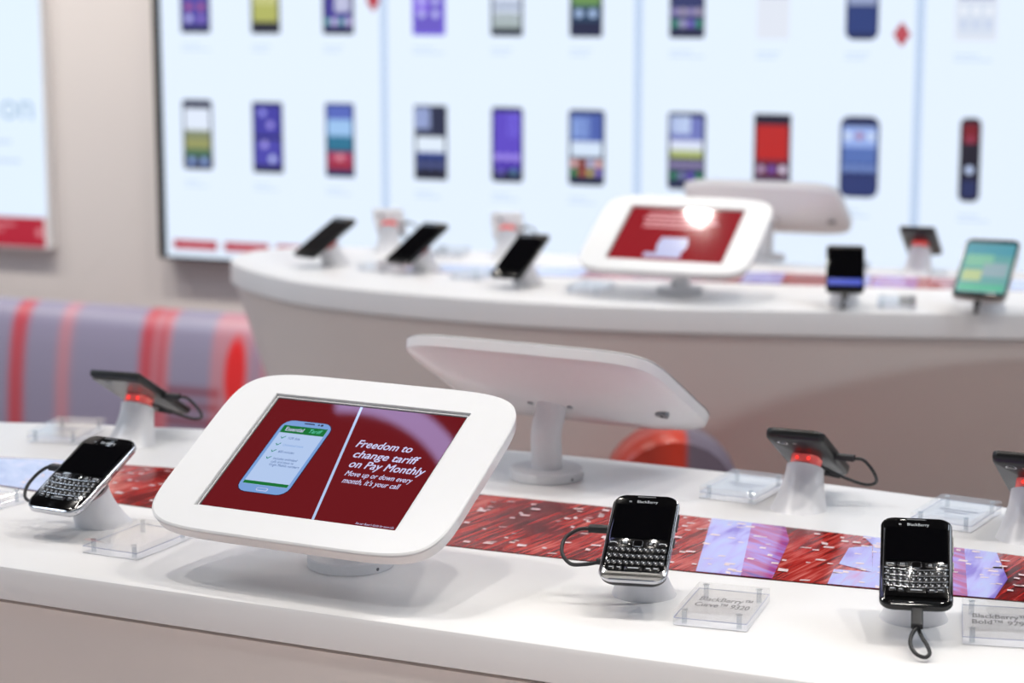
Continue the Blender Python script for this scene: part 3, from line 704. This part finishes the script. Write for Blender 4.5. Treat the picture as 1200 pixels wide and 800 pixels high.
# ---------------------------------------------------------------- phones
def pstand(label, cx, cy, yaw, tilt, z, thick, group='white phone display pedestals'):
    """flared white pedestal with a red-lit sensor puck under the phone's back"""
    b = Vector((-sin(yaw), cos(yaw)))
    t = thing('phone_pedestal', label, 'display stand', (cx + b.x*.03, cy + b.y*.03, ZC), (0, 0, yaw), group)
    n = Vector((0, -sin(tilt), cos(tilt))); e2 = Vector((0, cos(tilt), sin(tilt)))
    c0 = Vector((0, -.03, z)); top = c0 - n*(thick + .0110)
    key = (round(tilt, 3), round(z, 4), round(thick, 4))
    def body():
        bm = bmesh.new(); rings = []; N = 40; rt, rb = .0192, .0285
        for k in range(13):
            s = k/12; e = s*s*(3-2*s)*.55 + s*.45
            fl = (1-s)**1.8
            cen = Vector((0, 0, 0)).lerp(top, s)
            cen.y = top.y*(1-(1-s)**1.5)
            rr = rt + (rb-rt)*fl
            ax = Vector((0, 1, 0)).lerp(e2, s**1.3).normalized()
            rings.append([tuple(cen + Vector((1, 0, 0))*rr*cos(2*pi*i/N) + ax*rr*sin(2*pi*i/N)) for i in range(N)])
        rings.append([tuple(Vector(p)*.0 + top + (Vector(p)-top)*.86 + n*.0004) for p in rings[-1]])
        loft(bm, rings); return bm
    kmesh(('sb',) + key, body, 'pedestal', M['stand'], t, auto=45)
    Rm = Matrix.Translation(c0) @ Matrix.Rotation(tilt, 4, 'X')
    pk = kmesh('puck' + str(round(thick, 4)), lambda: slab(rrect(.029, .029, .009, 5), -thick-.0102, -thick-.0006), 'sensor_puck', M['puck'], t, auto=40); pk.matrix_local = Rm
    co = kmesh('collar' + str(round(thick, 4)), lambda: slab(circ(.0162, 24), -thick-.0116, -thick-.0096), 'collar', M['black_gloss'], t, auto=40); co.matrix_local = Rm
    for dx in (-.006, .006):
        kmesh('led', lambda: slab(circ(.0016, 8), -.0004, .0004), 'indicator_light', M['puck_led'], pk).matrix_local = Matrix.Translation((dx, .0146, -thick-.0050)) @ Matrix.Rotation(pi/2, 4, 'X')
    return t
def keyshape(w_, h_):
    o = rrect(w_, h_, min(w_, h_)*.28, 2); bm = bmesh.new()
    loft(bm, [z3(o, 0), z3(o, .0006), z3(o, .0010, .72, .66)]); return bm
def qwerty(label, style, cx, cy, z, yaw, tilt, w_, h_, th):
    t = thing('keyboard_phone', label, 'phone', (cx, cy, ZC + z), plane_rot(yaw, tilt), 'keyboard phones on the front counter')
    r = {'curve': .0125, 'bold': .010, 'wide': .0135}[style]
    fm = M['chrome'] if style != 'bold' else M['black_gloss']
    bm = bmesh.new(); o = rrect(w_, h_, r, 8)
    fk_ = .30 if style == 'curve' else .50
    loft(bm, [z3(o, -th, .74, .84), z3(o, -th*.86, .86, .92), z3(o, -th*.60, .955, .972), z3(o, -th*fk_, .985, .99)]); bmobj('back_cover', bm, M['black_matte'], t, auto=50)
    bm = bmesh.new(); loft(bm, [z3(o, -th*(fk_+.02), .985, .99), z3(o, -th*(fk_-.06)), z3(o, -th*.14), z3(o, -.0006, .985, .991), z3(o, .0, .965, .981)])
    bmobj('frame', bm, fm, t, auto=50)
    fo = rrect(w_-.0042, h_-.0042, r-.002, 8)
    def fy(fr): return h_*(.5-fr)
    chin = {'curve': .908, 'bold': .985, 'wide': .985}[style]
    yb = fy(chin); yt = h_/2 - .0021
    hh = yt - yb
    if style == 'curve':
        wf = w_ - .0042
        pts = rrect(wf, hh, .0095, 8)
        f_ = bmobj('front_face', slab(pts, -.0005, .0006, .0004), M['black_gloss'], t, auto=40); f_.location = (0, (yt+yb)/2, 0)
        ch = bmobj('chin', slab(rrect(w_*.90, h_*.08, .006, 6), -.0008, .0005, .0003), M['silver'], t, auto=40); ch.location = (0, fy(.948), 0)
        f_.location.z = .0003
    else:
        f_ = bmobj('front_face', slab(fo, -.0005, .0006, .0004), M['black_gloss'], t, auto=40)
    bot = {'curve': .535, 'bold': .515, 'wide': .52}[style]
    s_ = rect('display', -w_*.42, fy(bot), w_*.42, fy(.135), .0010, M['black_screen'], t, th=.0002, r=.001)
    text_mesh('maker_logo', 'BlackBerry', .0046, M['legend'], t, (0.0012, fy(.112), .0012), align='CENTER', sx=.90)
    for dx, dy in ((-.0020, 0), (-.0008, 0), (-.0022, .0011), (-.0010, .0011)):
        o_ = rect('logo_mark', -w_*.205+dx-.0004, fy(.106)+dy-.0003, -w_*.205+dx+.0004, fy(.106)+dy+.0003, .0012, M['legend'], t, th=.0001)
    rect('earpiece', -.008, fy(.045), .008, fy(.033), .0010, M['grey_dark'], t, th=.0002, r=.0005)
    rows = {'curve': (.588, (.660, .734, .808, .872)), 'bold': (.560, (.650, .718, .785, .842)), 'wide': (.568, (.640, .708, .776, .842))}[style]
    yi = fy(rows[0])
    # call, menu, back and end keys with their marks, track pad in the middle
    for k, xk in enumerate((-.36, -.19, .19, .36)):
        kk = kmesh(('fk', style), lambda: keyshape(w_*.145, h_*.045), 'function_key', M['key'], t); kk.location = (w_*xk, yi, .0004)
        mk = bmesh.new()
        if k in (0, 3):
            for x0, y0, x1, y1 in ((-.0026, -.0002, .0026, .0006), (-.0030, -.0009, -.0018, .0004), (.0018, -.0009, .0030, .0004)):
                v = [mk.verts.new((x, y, .00115)) for x, y in ((x0, y0), (x1, y0), (x1, y1), (x0, y1))]; mk.faces.new(v)
        elif k == 1:
            for dx in (-.0014, 0, .0014):
                for dy in (-.0006, .0008):
                    v = [mk.verts.new((dx+x, dy+y, .00115)) for x, y in ((-.0004, -.0004), (.0004, -.0004), (.0004, .0004), (-.0004, .0004))]; mk.faces.new(v)
        else:
            for x0, y0, x1, y1 in ((-.0016, -.0012, .0010, -.0006), (.0006, -.0010, .0012, .0008), (-.0012, .0004, .0012, .0009)):
                v = [mk.verts.new((x, y, .00115)) for x, y in ((x0, y0), (x1, y0), (x1, y1), (x0, y1))]; mk.faces.new(v)
        m_ = bmobj('key_mark', mk, M['legend'], kk)
    ring = bmobj('trackpad', slab(rrect(.0088, .0084, .0022, 4), .0004, .0013, .0003), M['chrome'], t, auto=40); ring.location = (0, yi, 0)
    rp = bmobj('trackpad_glass', slab(rrect(.0070, .0066, .0016, 4), .0013, .0015), M['black_gloss'], ring)
    lg = bmesh.new()
    pitch = w_*.0865
    def smile(x): return (x/(w_*.45))**2 * (h_*.018 if style != 'curve' else h_*.004)
    kw, kh = pitch*.86, h_*(.052 if style == 'curve' else .046)
    for ri, fr in enumerate(rows[1][:3]):
        for k in range(10):
            x = (k-4.5)*pitch; y = fy(fr) + smile(x) - (h_*.006 if style != 'curve' else 0)
            ko = kmesh(('kk', style), lambda: keyshape(kw, kh), 'key', M['key'], t); ko.location = (x, y, .0004)
            for dx, dy, a_, b_ in ((.0003, -.0003, .0009, .0010), (-.0012, .0010, .0004, .0005)):
                v = [lg.verts.new((x+dx+i_*a_, y+dy+j_*b_, .0015)) for i_, j_ in ((-.75, -1), (.55, -.75), (.8, .9), (-.6, 1))]; lg.faces.new(v)
    yk = fy(rows[1][3])
    for x, wk in ((-.345, .10), (-.225, .08), (0, .26), (.225, .10), (.345, .11)):
        ko = kmesh(('kb', style, wk), lambda: keyshape(w_*wk, kh*.86), 'key', M['key'], t)
        ko.location = (w_*x*.94, yk + smile(w_*x) - (h_*.004 if style != 'curve' else 0), .0004)
        v = [lg.verts.new((w_*x*.94+i_*w_*wk*.3, yk + smile(w_*x)+j_*.0005, .0015)) for i_, j_ in ((-1, -1), (1, -1), (1, 1), (-1, 1))]; lg.faces.new(v)
    lo = bmobj('key_legends', lg, M['legend'], t); lo['kind'] = 'stuff'
    if style != 'curve':
        for k, fr in enumerate(rows[1]):
            fb = bmesh.new(); yy = fy(fr - .034)
            tube(fb, [(x, yy + smile(x), .0008) for x in [w_*(-.44 + .88*i/12) for i in range(13)]], .00045 if style == 'wide' else .00055, 6)
            bmobj('fret', fb, M['chrome'], t, smooth=True)
        if style == 'bold':
            ch = bmobj('chin', slab(rrect(w_*.84, h_*.085, .006, 6), .0004, .0012, .0005), M['black_gloss'], t, auto=40); ch.location = (0, fy(.925), 0)
            for sx_2 in (-1, 1): rect('side_trim', sx_2*w_*.455-.0005, fy(.86), sx_2*w_*.455+.0005, fy(.14), .0007, M['chrome'], t, th=.0003)
    for yk2, ln in ((.24, .010), (.33, .010), (.52, .009)):
        o_ = bmobj('side_button', boxbm(w_/2+.0003, fy(yk2), -th*.3, .0014, ln, .0026), M['black_matte'] if style == 'curve' else M['silver'], t)
    return t
def cable(label, pts, plugs, r=.0017):
    """black security lead; plugs: (position, direction, length, width, height)"""
    base = Vector(pts[0]); t = thing('security_cable', label, 'cable', (base.x, base.y, base.z), (0, 0, 0), 'black security cables')
    bm = bmesh.new(); tube(bm, [p - base for p in catmull(pts, 10)], r, 10)
    bmobj('lead', bm, M['charcoal'], t, smooth=True)
    for pos, dr, ln, wd2, ht in plugs:
        d_ = Vector(dr).normalized(); q = d_.to_track_quat('X', 'Z').to_matrix().to_4x4()
        bm = bmesh.new(); oo = rrect(wd2, ht, min(wd2, ht)*.25, 3)
        loft(bm, [[(-ln/2, y, z) for y, z in oo], [(ln/2, y, z) for y, z in oo]])
        o = bmobj('plug', bm, M['charcoal'], t, auto=40); o.matrix_local = Matrix.Translation(Vector(pos) - base) @ q
    return t
def loc2w(cx, cy, z, yaw, tilt, p):
    return Vector((cx, cy, ZC+z)) + Matrix.Rotation(yaw, 3, 'Z') @ (Matrix.Rotation(tilt, 3, 'X') @ Vector(p))
P1 = (.1088, 1.7318, .059, -.2085, .491)
P3 = (.3317, 1.6606, .0581, -.1769, .461)
P0 = (-.4173, 1.9756, .0571, -.4963, .4715)
qwerty('black and silver keyboard phone beside the right end of the front tablet', 'curve', *P1, .0587, .1066, .0127)
qwerty('black keyboard phone with a cable loop hanging from its lower edge', 'bold', *P3, .0587, .1076, .0114)
qwerty('black keyboard phone with chrome frame at the left end of front counter', 'wide', *P0, .0645, .1125, .0115)
pstand('white pedestal under the silver-edged keyboard phone right of the front tablet', P1[0], P1[1], P1[3], P1[4], P1[2], .0127)
pstand('white pedestal under the keyboard phone with the hanging cable loop', P3[0], P3[1], P3[3], P3[4], P3[2], .0114)
pstand('white pedestal under the chrome-framed keyboard phone at the left', P0[0], P0[1], P0[3], P0[4], P0[2], .0115)
# cables of the three front phones
def L1(x, y, z): return loc2w(*P1, (x, y, z))
dl = loc2w(*P1, (-1, 0, 0)) - loc2w(*P1, (0, 0, 0))
cable('black cable looping out from the left side of silver-edged keyboard phone',
      [L1(-.046, .014, -.007), L1(-.056, .012, -.007), L1(-.066, .002, -.009), L1(-.0665, -.012, -.012), L1(-.058, -.022, -.015), L1(-.046, -.021, -.016), L1(-.036, -.017, -.017), L1(-.022, -.012, -.018)],
      [(L1(-.0375, .0145, -.007), dl, .018, .0095, .006), (L1(-.033, -.016, -.0165), dl, .006, .005, .005)])
def L3(x, y, z): return loc2w(*P3, (x, y, z))
dd_ = loc2w(*P3, (0, -1, 0)) - loc2w(*P3, (0, 0, 0))
cable('black cable loop hanging below the rightmost front keyboard phone',
      [L3(.001, -.072, -.006), L3(-.003, -.080, -.007), L3(-.004, -.090, -.008), L3(.000, -.0985, -.009), L3(.007, -.1015, -.010), L3(.011, -.097, -.010), L3(.009, -.088, -.010), L3(.005, -.079, -.010), L3(.002, -.068, -.0105), L3(0, -.050, -.0135), L3(0, -.036, -.0155)],
      [(L3(.001, -.063, -.005), dd_, .019, .0095, .006), (L3(.002, -.066, -.0110), dd_, .006, .004, .004)])
def L0(x, y, z): return loc2w(*P0, (x, y, z))
dl0 = loc2w(*P0, (-1, 0, 0)) - loc2w(*P0, (0, 0, 0))
cable('black cable looping out from the left side of chrome-framed keyboard phone',
      [L0(-.046, .008, -.006), L0(-.052, .006, -.006), L0(-.058, -.004, -.008), L0(-.060, -.018, -.011), L0(-.056, -.029, -.015), L0(-.045, -.032, -.017), L0(-.030, -.026, -.018), L0(-.018, -.012, -.0185)],
      [(L0(-.039, .0085, -.006), dl0, .016, .0095, .006)])

def touch(label, cx, cy, z, yaw, tilt, w_, h_, th, r=.006, face='black', back='black_matte', art=None, group='touch phones', name='touch_phone'):
    t = thing(name, label, 'phone', (cx, cy, ZC+z), plane_rot(yaw, tilt), group)
    o = rrect(w_, h_, r, 6); bm = bmesh.new()
    loft(bm, [z3(o, -th, .90, .93), z3(o, -th*.82, .97, .98), z3(o, -th*.45), z3(o, -th*.1), z3(o, 0, .985, .99)])
    bmobj('body', bm, M[back], t, auto=50)
    bmobj('front_glass', slab(rrect(w_*.96, h_*.97, r*.9, 5), 0, .0006, .0003), M['black_gloss'], t, auto=40)
    if art is None: rect('display', -w_*.44, -h_*.38, w_*.44, h_*.40, .0007, M['black_screen'], t, th=.0002)
    else:
        d_ = rect('display', -w_*.45, -h_*.40, w_*.45, h_*.42, .0007, art[0], t, th=.0002)
        for kind, x0, y0, x1, y1, cc in art[1]:
            rect('picture_band', w_*x0, h_*y0, w_*x1, h_*y1, .0003, G(*cc), d_, th=.0001)
    rect('earpiece', -.006, h_*.445, .006, h_*.452, .0007, M['grey_dark'], t, th=.0002)
    cam_ = bmobj('camera_lens', slab(circ(.0055, 20), -.0010, .0006), M['chrome'], t, auto=40); cam_.location = (w_*.0 + w_*.22, h_*.38, -th*.98)
    bmobj('lens_glass', slab(circ(.0038, 16), -.0014, -.0009), M['black_gloss'], cam_)
    fl = bmobj('camera_flash', slab(rrect(.004, .003, .001, 2), -.0008, .0006), M['silver'], t); fl.location = (w_*.02, h_*.38, -th*.98)
    for yk in (.12, .24): bmobj('side_button', boxbm(w_/2+.0002, h_*yk, -th*.45, .0012, .009, .0022), M['grey_dark'], t)
    return t
def away(stx, sty, yaw, z): b = Vector((-sin(yaw), cos(yaw))); return stx - b.x*.03, sty - b.y*.03, z
# phones at the back of the front counter, facing away
YB = pi-.45
x_, y_, z_ = away(.29, 2.058, YB, .057)
BR_ = (x_, y_, z_, YB, .52)
touch('black touch phone seen from behind, right of the back tablet stand', *BR_, .061, .118, .0105, r=.010)
pstand('white red-lit pedestal under the rear-facing phone right of back tablet', x_, y_, YB, .52, z_, .0105)
YL = pi-.36
x_, y_, z_ = away(-.441, 2.356, YL, .059)
BL_ = (x_, y_, z_, YL, .50)
tl = touch('black slab phone with grey back, seen from behind at left back', *BL_, .0645, .133, .0085, r=.003)
rect('grey_back_panel', -.031, -.045, .031, .060, -.0094, plain('smoke_grey_glass', rgb(96, 95, 93), .25), tl, th=.0006)
pstand('white red-lit pedestal under the grey-backed slab phone', x_, y_, YL, .50, z_, .0097)
YR = pi-.42
x_, y_, z_ = away(.492, 1.943, YR, .060)
FR_ = (x_, y_, z_, YR, .50)
touch('black phone seen from behind, cut off by the right edge of photo', *FR_, .062, .118, .0110, r=.006)
pstand('white red-lit pedestal at the right edge beside an acrylic holder', x_, y_, YR, .50, z_, .0110)
def side_cable(label, Pq, w_, th):
    f = lambda x, y, z: loc2w(*Pq, (x, y, z)); d_ = f(-1, 0, 0) - f(0, 0, 0)
    cable(label, [f(-w_/2-.017, -.002, -th*.6), f(-w_/2-.027, -.005, -th*.6), f(-w_/2-.036, -.016, -th-.004), f(-w_/2-.036, -.030, -th-.010), f(-w_/2-.024, -.036, -th-.012), f(-w_/2-.006, -.028, -th-.010), f(-.020, -.014, -th-.007), f(-.012, -.004, -th-.006)],
          [(f(-w_/2-.008, -.001, -th*.6), d_, .020, .0095, .006), (f(-w_/2+.008, -.022, -th-.009), d_ + (f(0, -.4, 0)-f(0, 0, 0)), .016, .005, .005)])
side_cable('black cable looping from the rear-facing phone right of back tablet', BR_, .061, .0105)
side_cable('black cable looping from the grey-backed slab phone at left back', BL_, .0645, .0085)

for lab, Pq, h_ in (('short black cable under the far phone with blue band', (.5435, 3.3823, .064, -.15, .62), .108), ('short black cable under the far phone with lit green picture', (.7638, 3.3406, .068, -.42, .62), .142)):
    f = lambda x, y, z: loc2w(*Pq, (x, y, z)); e0 = f(0, -h_/2-.006, -.006)
    cable(lab, [e0, e0 + Vector((-.002, -.006, -.008)), Vector((e0.x-.004, e0.y-.008, ZC+.014)), Vector((e0.x-.003, e0.y+.002, ZC+.004)), Vector((e0.x+.006, e0.y+.020, ZC+.004))],
          [(f(0, -h_/2-.004, -.005), f(0, -1, 0)-f(0, 0, 0), .012, .010, .006)], r=.002)
# ---------------------------------------------------------------- acrylic card holders
def holder(label, cx, cy, yaw, text=None, w_=.0625, l_=.0905, group='clear acrylic card holders', tyaw=0.0):
    t = thing('card_holder', label, 'card holder', (cx, cy, ZC), (0, 0, yaw), group)
    T2 = .0057
    for nm, z in (('lower_sheet', .0008), ('upper_sheet', .0068)):
        o = kmesh(('ac', w_, l_), lambda: slab(rrect(w_, l_, .0006, 2), 0, T2, .0003), nm, M['acrylic'], t); o.location = (0, 0, z)
    cdo = kmesh(('cd', w_, l_), lambda: slab(rrect(w_-.0006, l_-.0006, .0005, 2), 0, .0003), 'card', M['card'], t); cdo.location = (0, 0, .0003)
    for sx2 in (-1, 1):
        for sy2 in (-1, 1):
            o = kmesh('acb', lambda: slab(circ(.0022, 12), .0005, .0120), 'bolt', M['bolt'], t, auto=40); o.location = (sx2*(w_/2-.008), sy2*(l_/2-.007), 0)
            h2 = kmesh('acbh', lambda: slab(circ(.0030, 14), .01235, .0126), 'bolt_head', M['bolt'], o, auto=40)
    tir = kmesh(('tir', w_, l_), lambda: (lambda bm: (loft(bm, [z3(rrect(w_-.0004, l_-.0004, .0005, 2), 0), z3(rrect(w_-.0004, l_-.0004, .0005, 2), .0005), z3(rrect(w_-.0014, l_-.0014, .0005, 2), .0005), z3(rrect(w_-.0014, l_-.0014, .0005, 2), 0)], closed=True), bm)[1])(bmesh.new()), 'tir_line', M['tir_and_print'], t); tir.location = (0, 0, .0064)  # violet-grey frame coloured in for the internal reflection line between the sheets
    if text:
        for k, s_ in enumerate(text):
            o = text_mesh('card_lettering', s_, .0165, M['ink'], cdo, (0, .010 - k*.0165, .0064), align='CENTER', fat=.00045)
            wt_ = max(v.co.x for v in o.data.vertices) - min(v.co.x for v in o.data.vertices)
            o.scale = ((.045 if k == 0 else .047)/wt_, 1, 1)
    elif tyaw:
        for k, ln in enumerate((.040, .024)):
            rect('card_lettering', -ln/2, -.010+k*.010, ln/2, -.006+k*.010, .0064, M['tir_and_print'], cdo, th=.0001)
    return t
holder('clear acrylic card holder lettered Curve 9320 beside the silver-edged phone', .1775, 1.7030, -.33, ('BlackBerry\u2122', 'Curve\u2122 9320'))
holder('clear acrylic card holder lettered Bold 9790 at the lower right corner', .4020, 1.6560, -.205, ('BlackBerry\u2122', 'Bold\u2122 9790'))
holder('clear acrylic holder with blank card beside the left corner of front tablet', -.3540, 1.9200, -.46)
holder('clear acrylic holder at the far left edge of the front counter', -.5480, 2.0650, -.55)
holder('clear acrylic holder behind the silver-edged phone, by the pedestal at back', .2420, 2.1260, pi-.50, tyaw=1)
holder('clear acrylic holder at the back right, behind the phone with hanging cable', .4410, 2.0160, pi-.55, tyaw=1)
holder('clear acrylic holder at the back left by the grey-backed slab phone', -.5230, 2.4050, pi-.20, tyaw=1)

# ---------------------------------------------------------------- far counter displays
def far_phone(label, plabel, stx, sty, yaw, z, w_, h_, tilt=.5, th=.0095, **kw):
    b = Vector((-sin(yaw), cos(yaw))); x, y = stx - b.x*.03, sty - b.y*.03
    touch(label, x, y, z, yaw, tilt, w_, h_, th, group='phones on the far counter', **kw)
    pstand(plabel, x, y, yaw, tilt, z, th, 'far counter phone pedestals')
    return x, y
far_phone('black phone nearest the rounded left end of the far counter', 'white pedestal of the phone nearest the far counter left end', -.330, 3.90, -.75, .056, .058, .125)
far_phone('black phone second from the left end of the far counter', 'white pedestal of the far phone second from the left', -.155, 3.815, -.70, .056, .060, .125)
far_phone('black phone just left of the far tablet stand', 'white pedestal of the phone just left of far tablet', .028, 3.638, -.50, .056, .060, .128)
far_phone('black phone with a blue lower band right of the far tablet stands', 'pedestal under the far phone with the blue lower band', 0.548, 3.412, -.15, .064, .062, .108, tilt=.62,
          art=(M['black_screen'], [('b', -.44, -.40, .44, -.26, (16, 60, 190))]))
far_phone('large phone with a lit green picture at the right of the far counter', 'pedestal under the far phone with the lit green picture', .776, 3.368, -.42, .068, .088, .142, tilt=.62, r=.012, back='silver',
          art=(G(70, 150, 150), [('b', -.44, .20, .44, .40, (40, 140, 160)), ('b', -.40, .02, .10, .22, (110, 180, 150)), ('b', -.05, -.15, .40, .08, (130, 160, 170)), ('b', -.40, -.22, -.05, -.04, (170, 190, 130)), ('b', -.40, -.38, .40, -.28, (40, 170, 130))]))
far_phone('black phone seen from behind at the back of the far counter', 'white red-lit pedestal behind the phone with blue band', .735, 3.757, pi-.35, .062, .064, .118)
far_phone('black phone seen from behind at the right edge of the far counter', 'white red-lit pedestal at the right edge of far counter', .955, 3.70, pi-.35, .062, .064, .118)
xq, yq = far_phone('pale grey phone seen from behind near the far counter left end', 'white red-lit pedestal of the pale phone near far left end', -.243, 4.075, pi-.05, .060, .058, .095, tilt=.62, back='stand')
side_cable('black cable on the pale phone near the far counter left end', (xq, yq, .060, pi-.05, .62), .040, .0095)
xq, yq = far_phone('pale grey phone seen from behind, left of the far tablet stand', 'white red-lit pedestal of the pale phone left of far tablet', -.010, 4.00, pi-.05, .060, .060, .098, tilt=.62, back='stand')
side_cable('black cable on the pale phone left of the far tablet', (xq, yq, .060, pi-.05, .62), .040, .0095)
for lab, x, y, yw in (('clear acrylic holder beside the first far phone from the left', -.235, 3.83, -.6), ('clear acrylic holder beside the second far phone from the left', -.065, 3.72, -.5),
                      ('clear acrylic holder left of the far tablet stand', .135, 3.56, -.4), ('clear acrylic holder right of the far phone with blue band', .630, 3.385, -.2),
                      ('clear acrylic holder at the right edge of the far counter', .875, 3.36, -.2), ('clear acrylic holder at the back of far counter, between pale phones', -.12, 4.03, pi-.2),
                      ('clear acrylic holder at the back of far counter, right of tablets', .62, 3.80, pi-.3)):
    holder(lab, x, y, yw, group='far counter card holders')
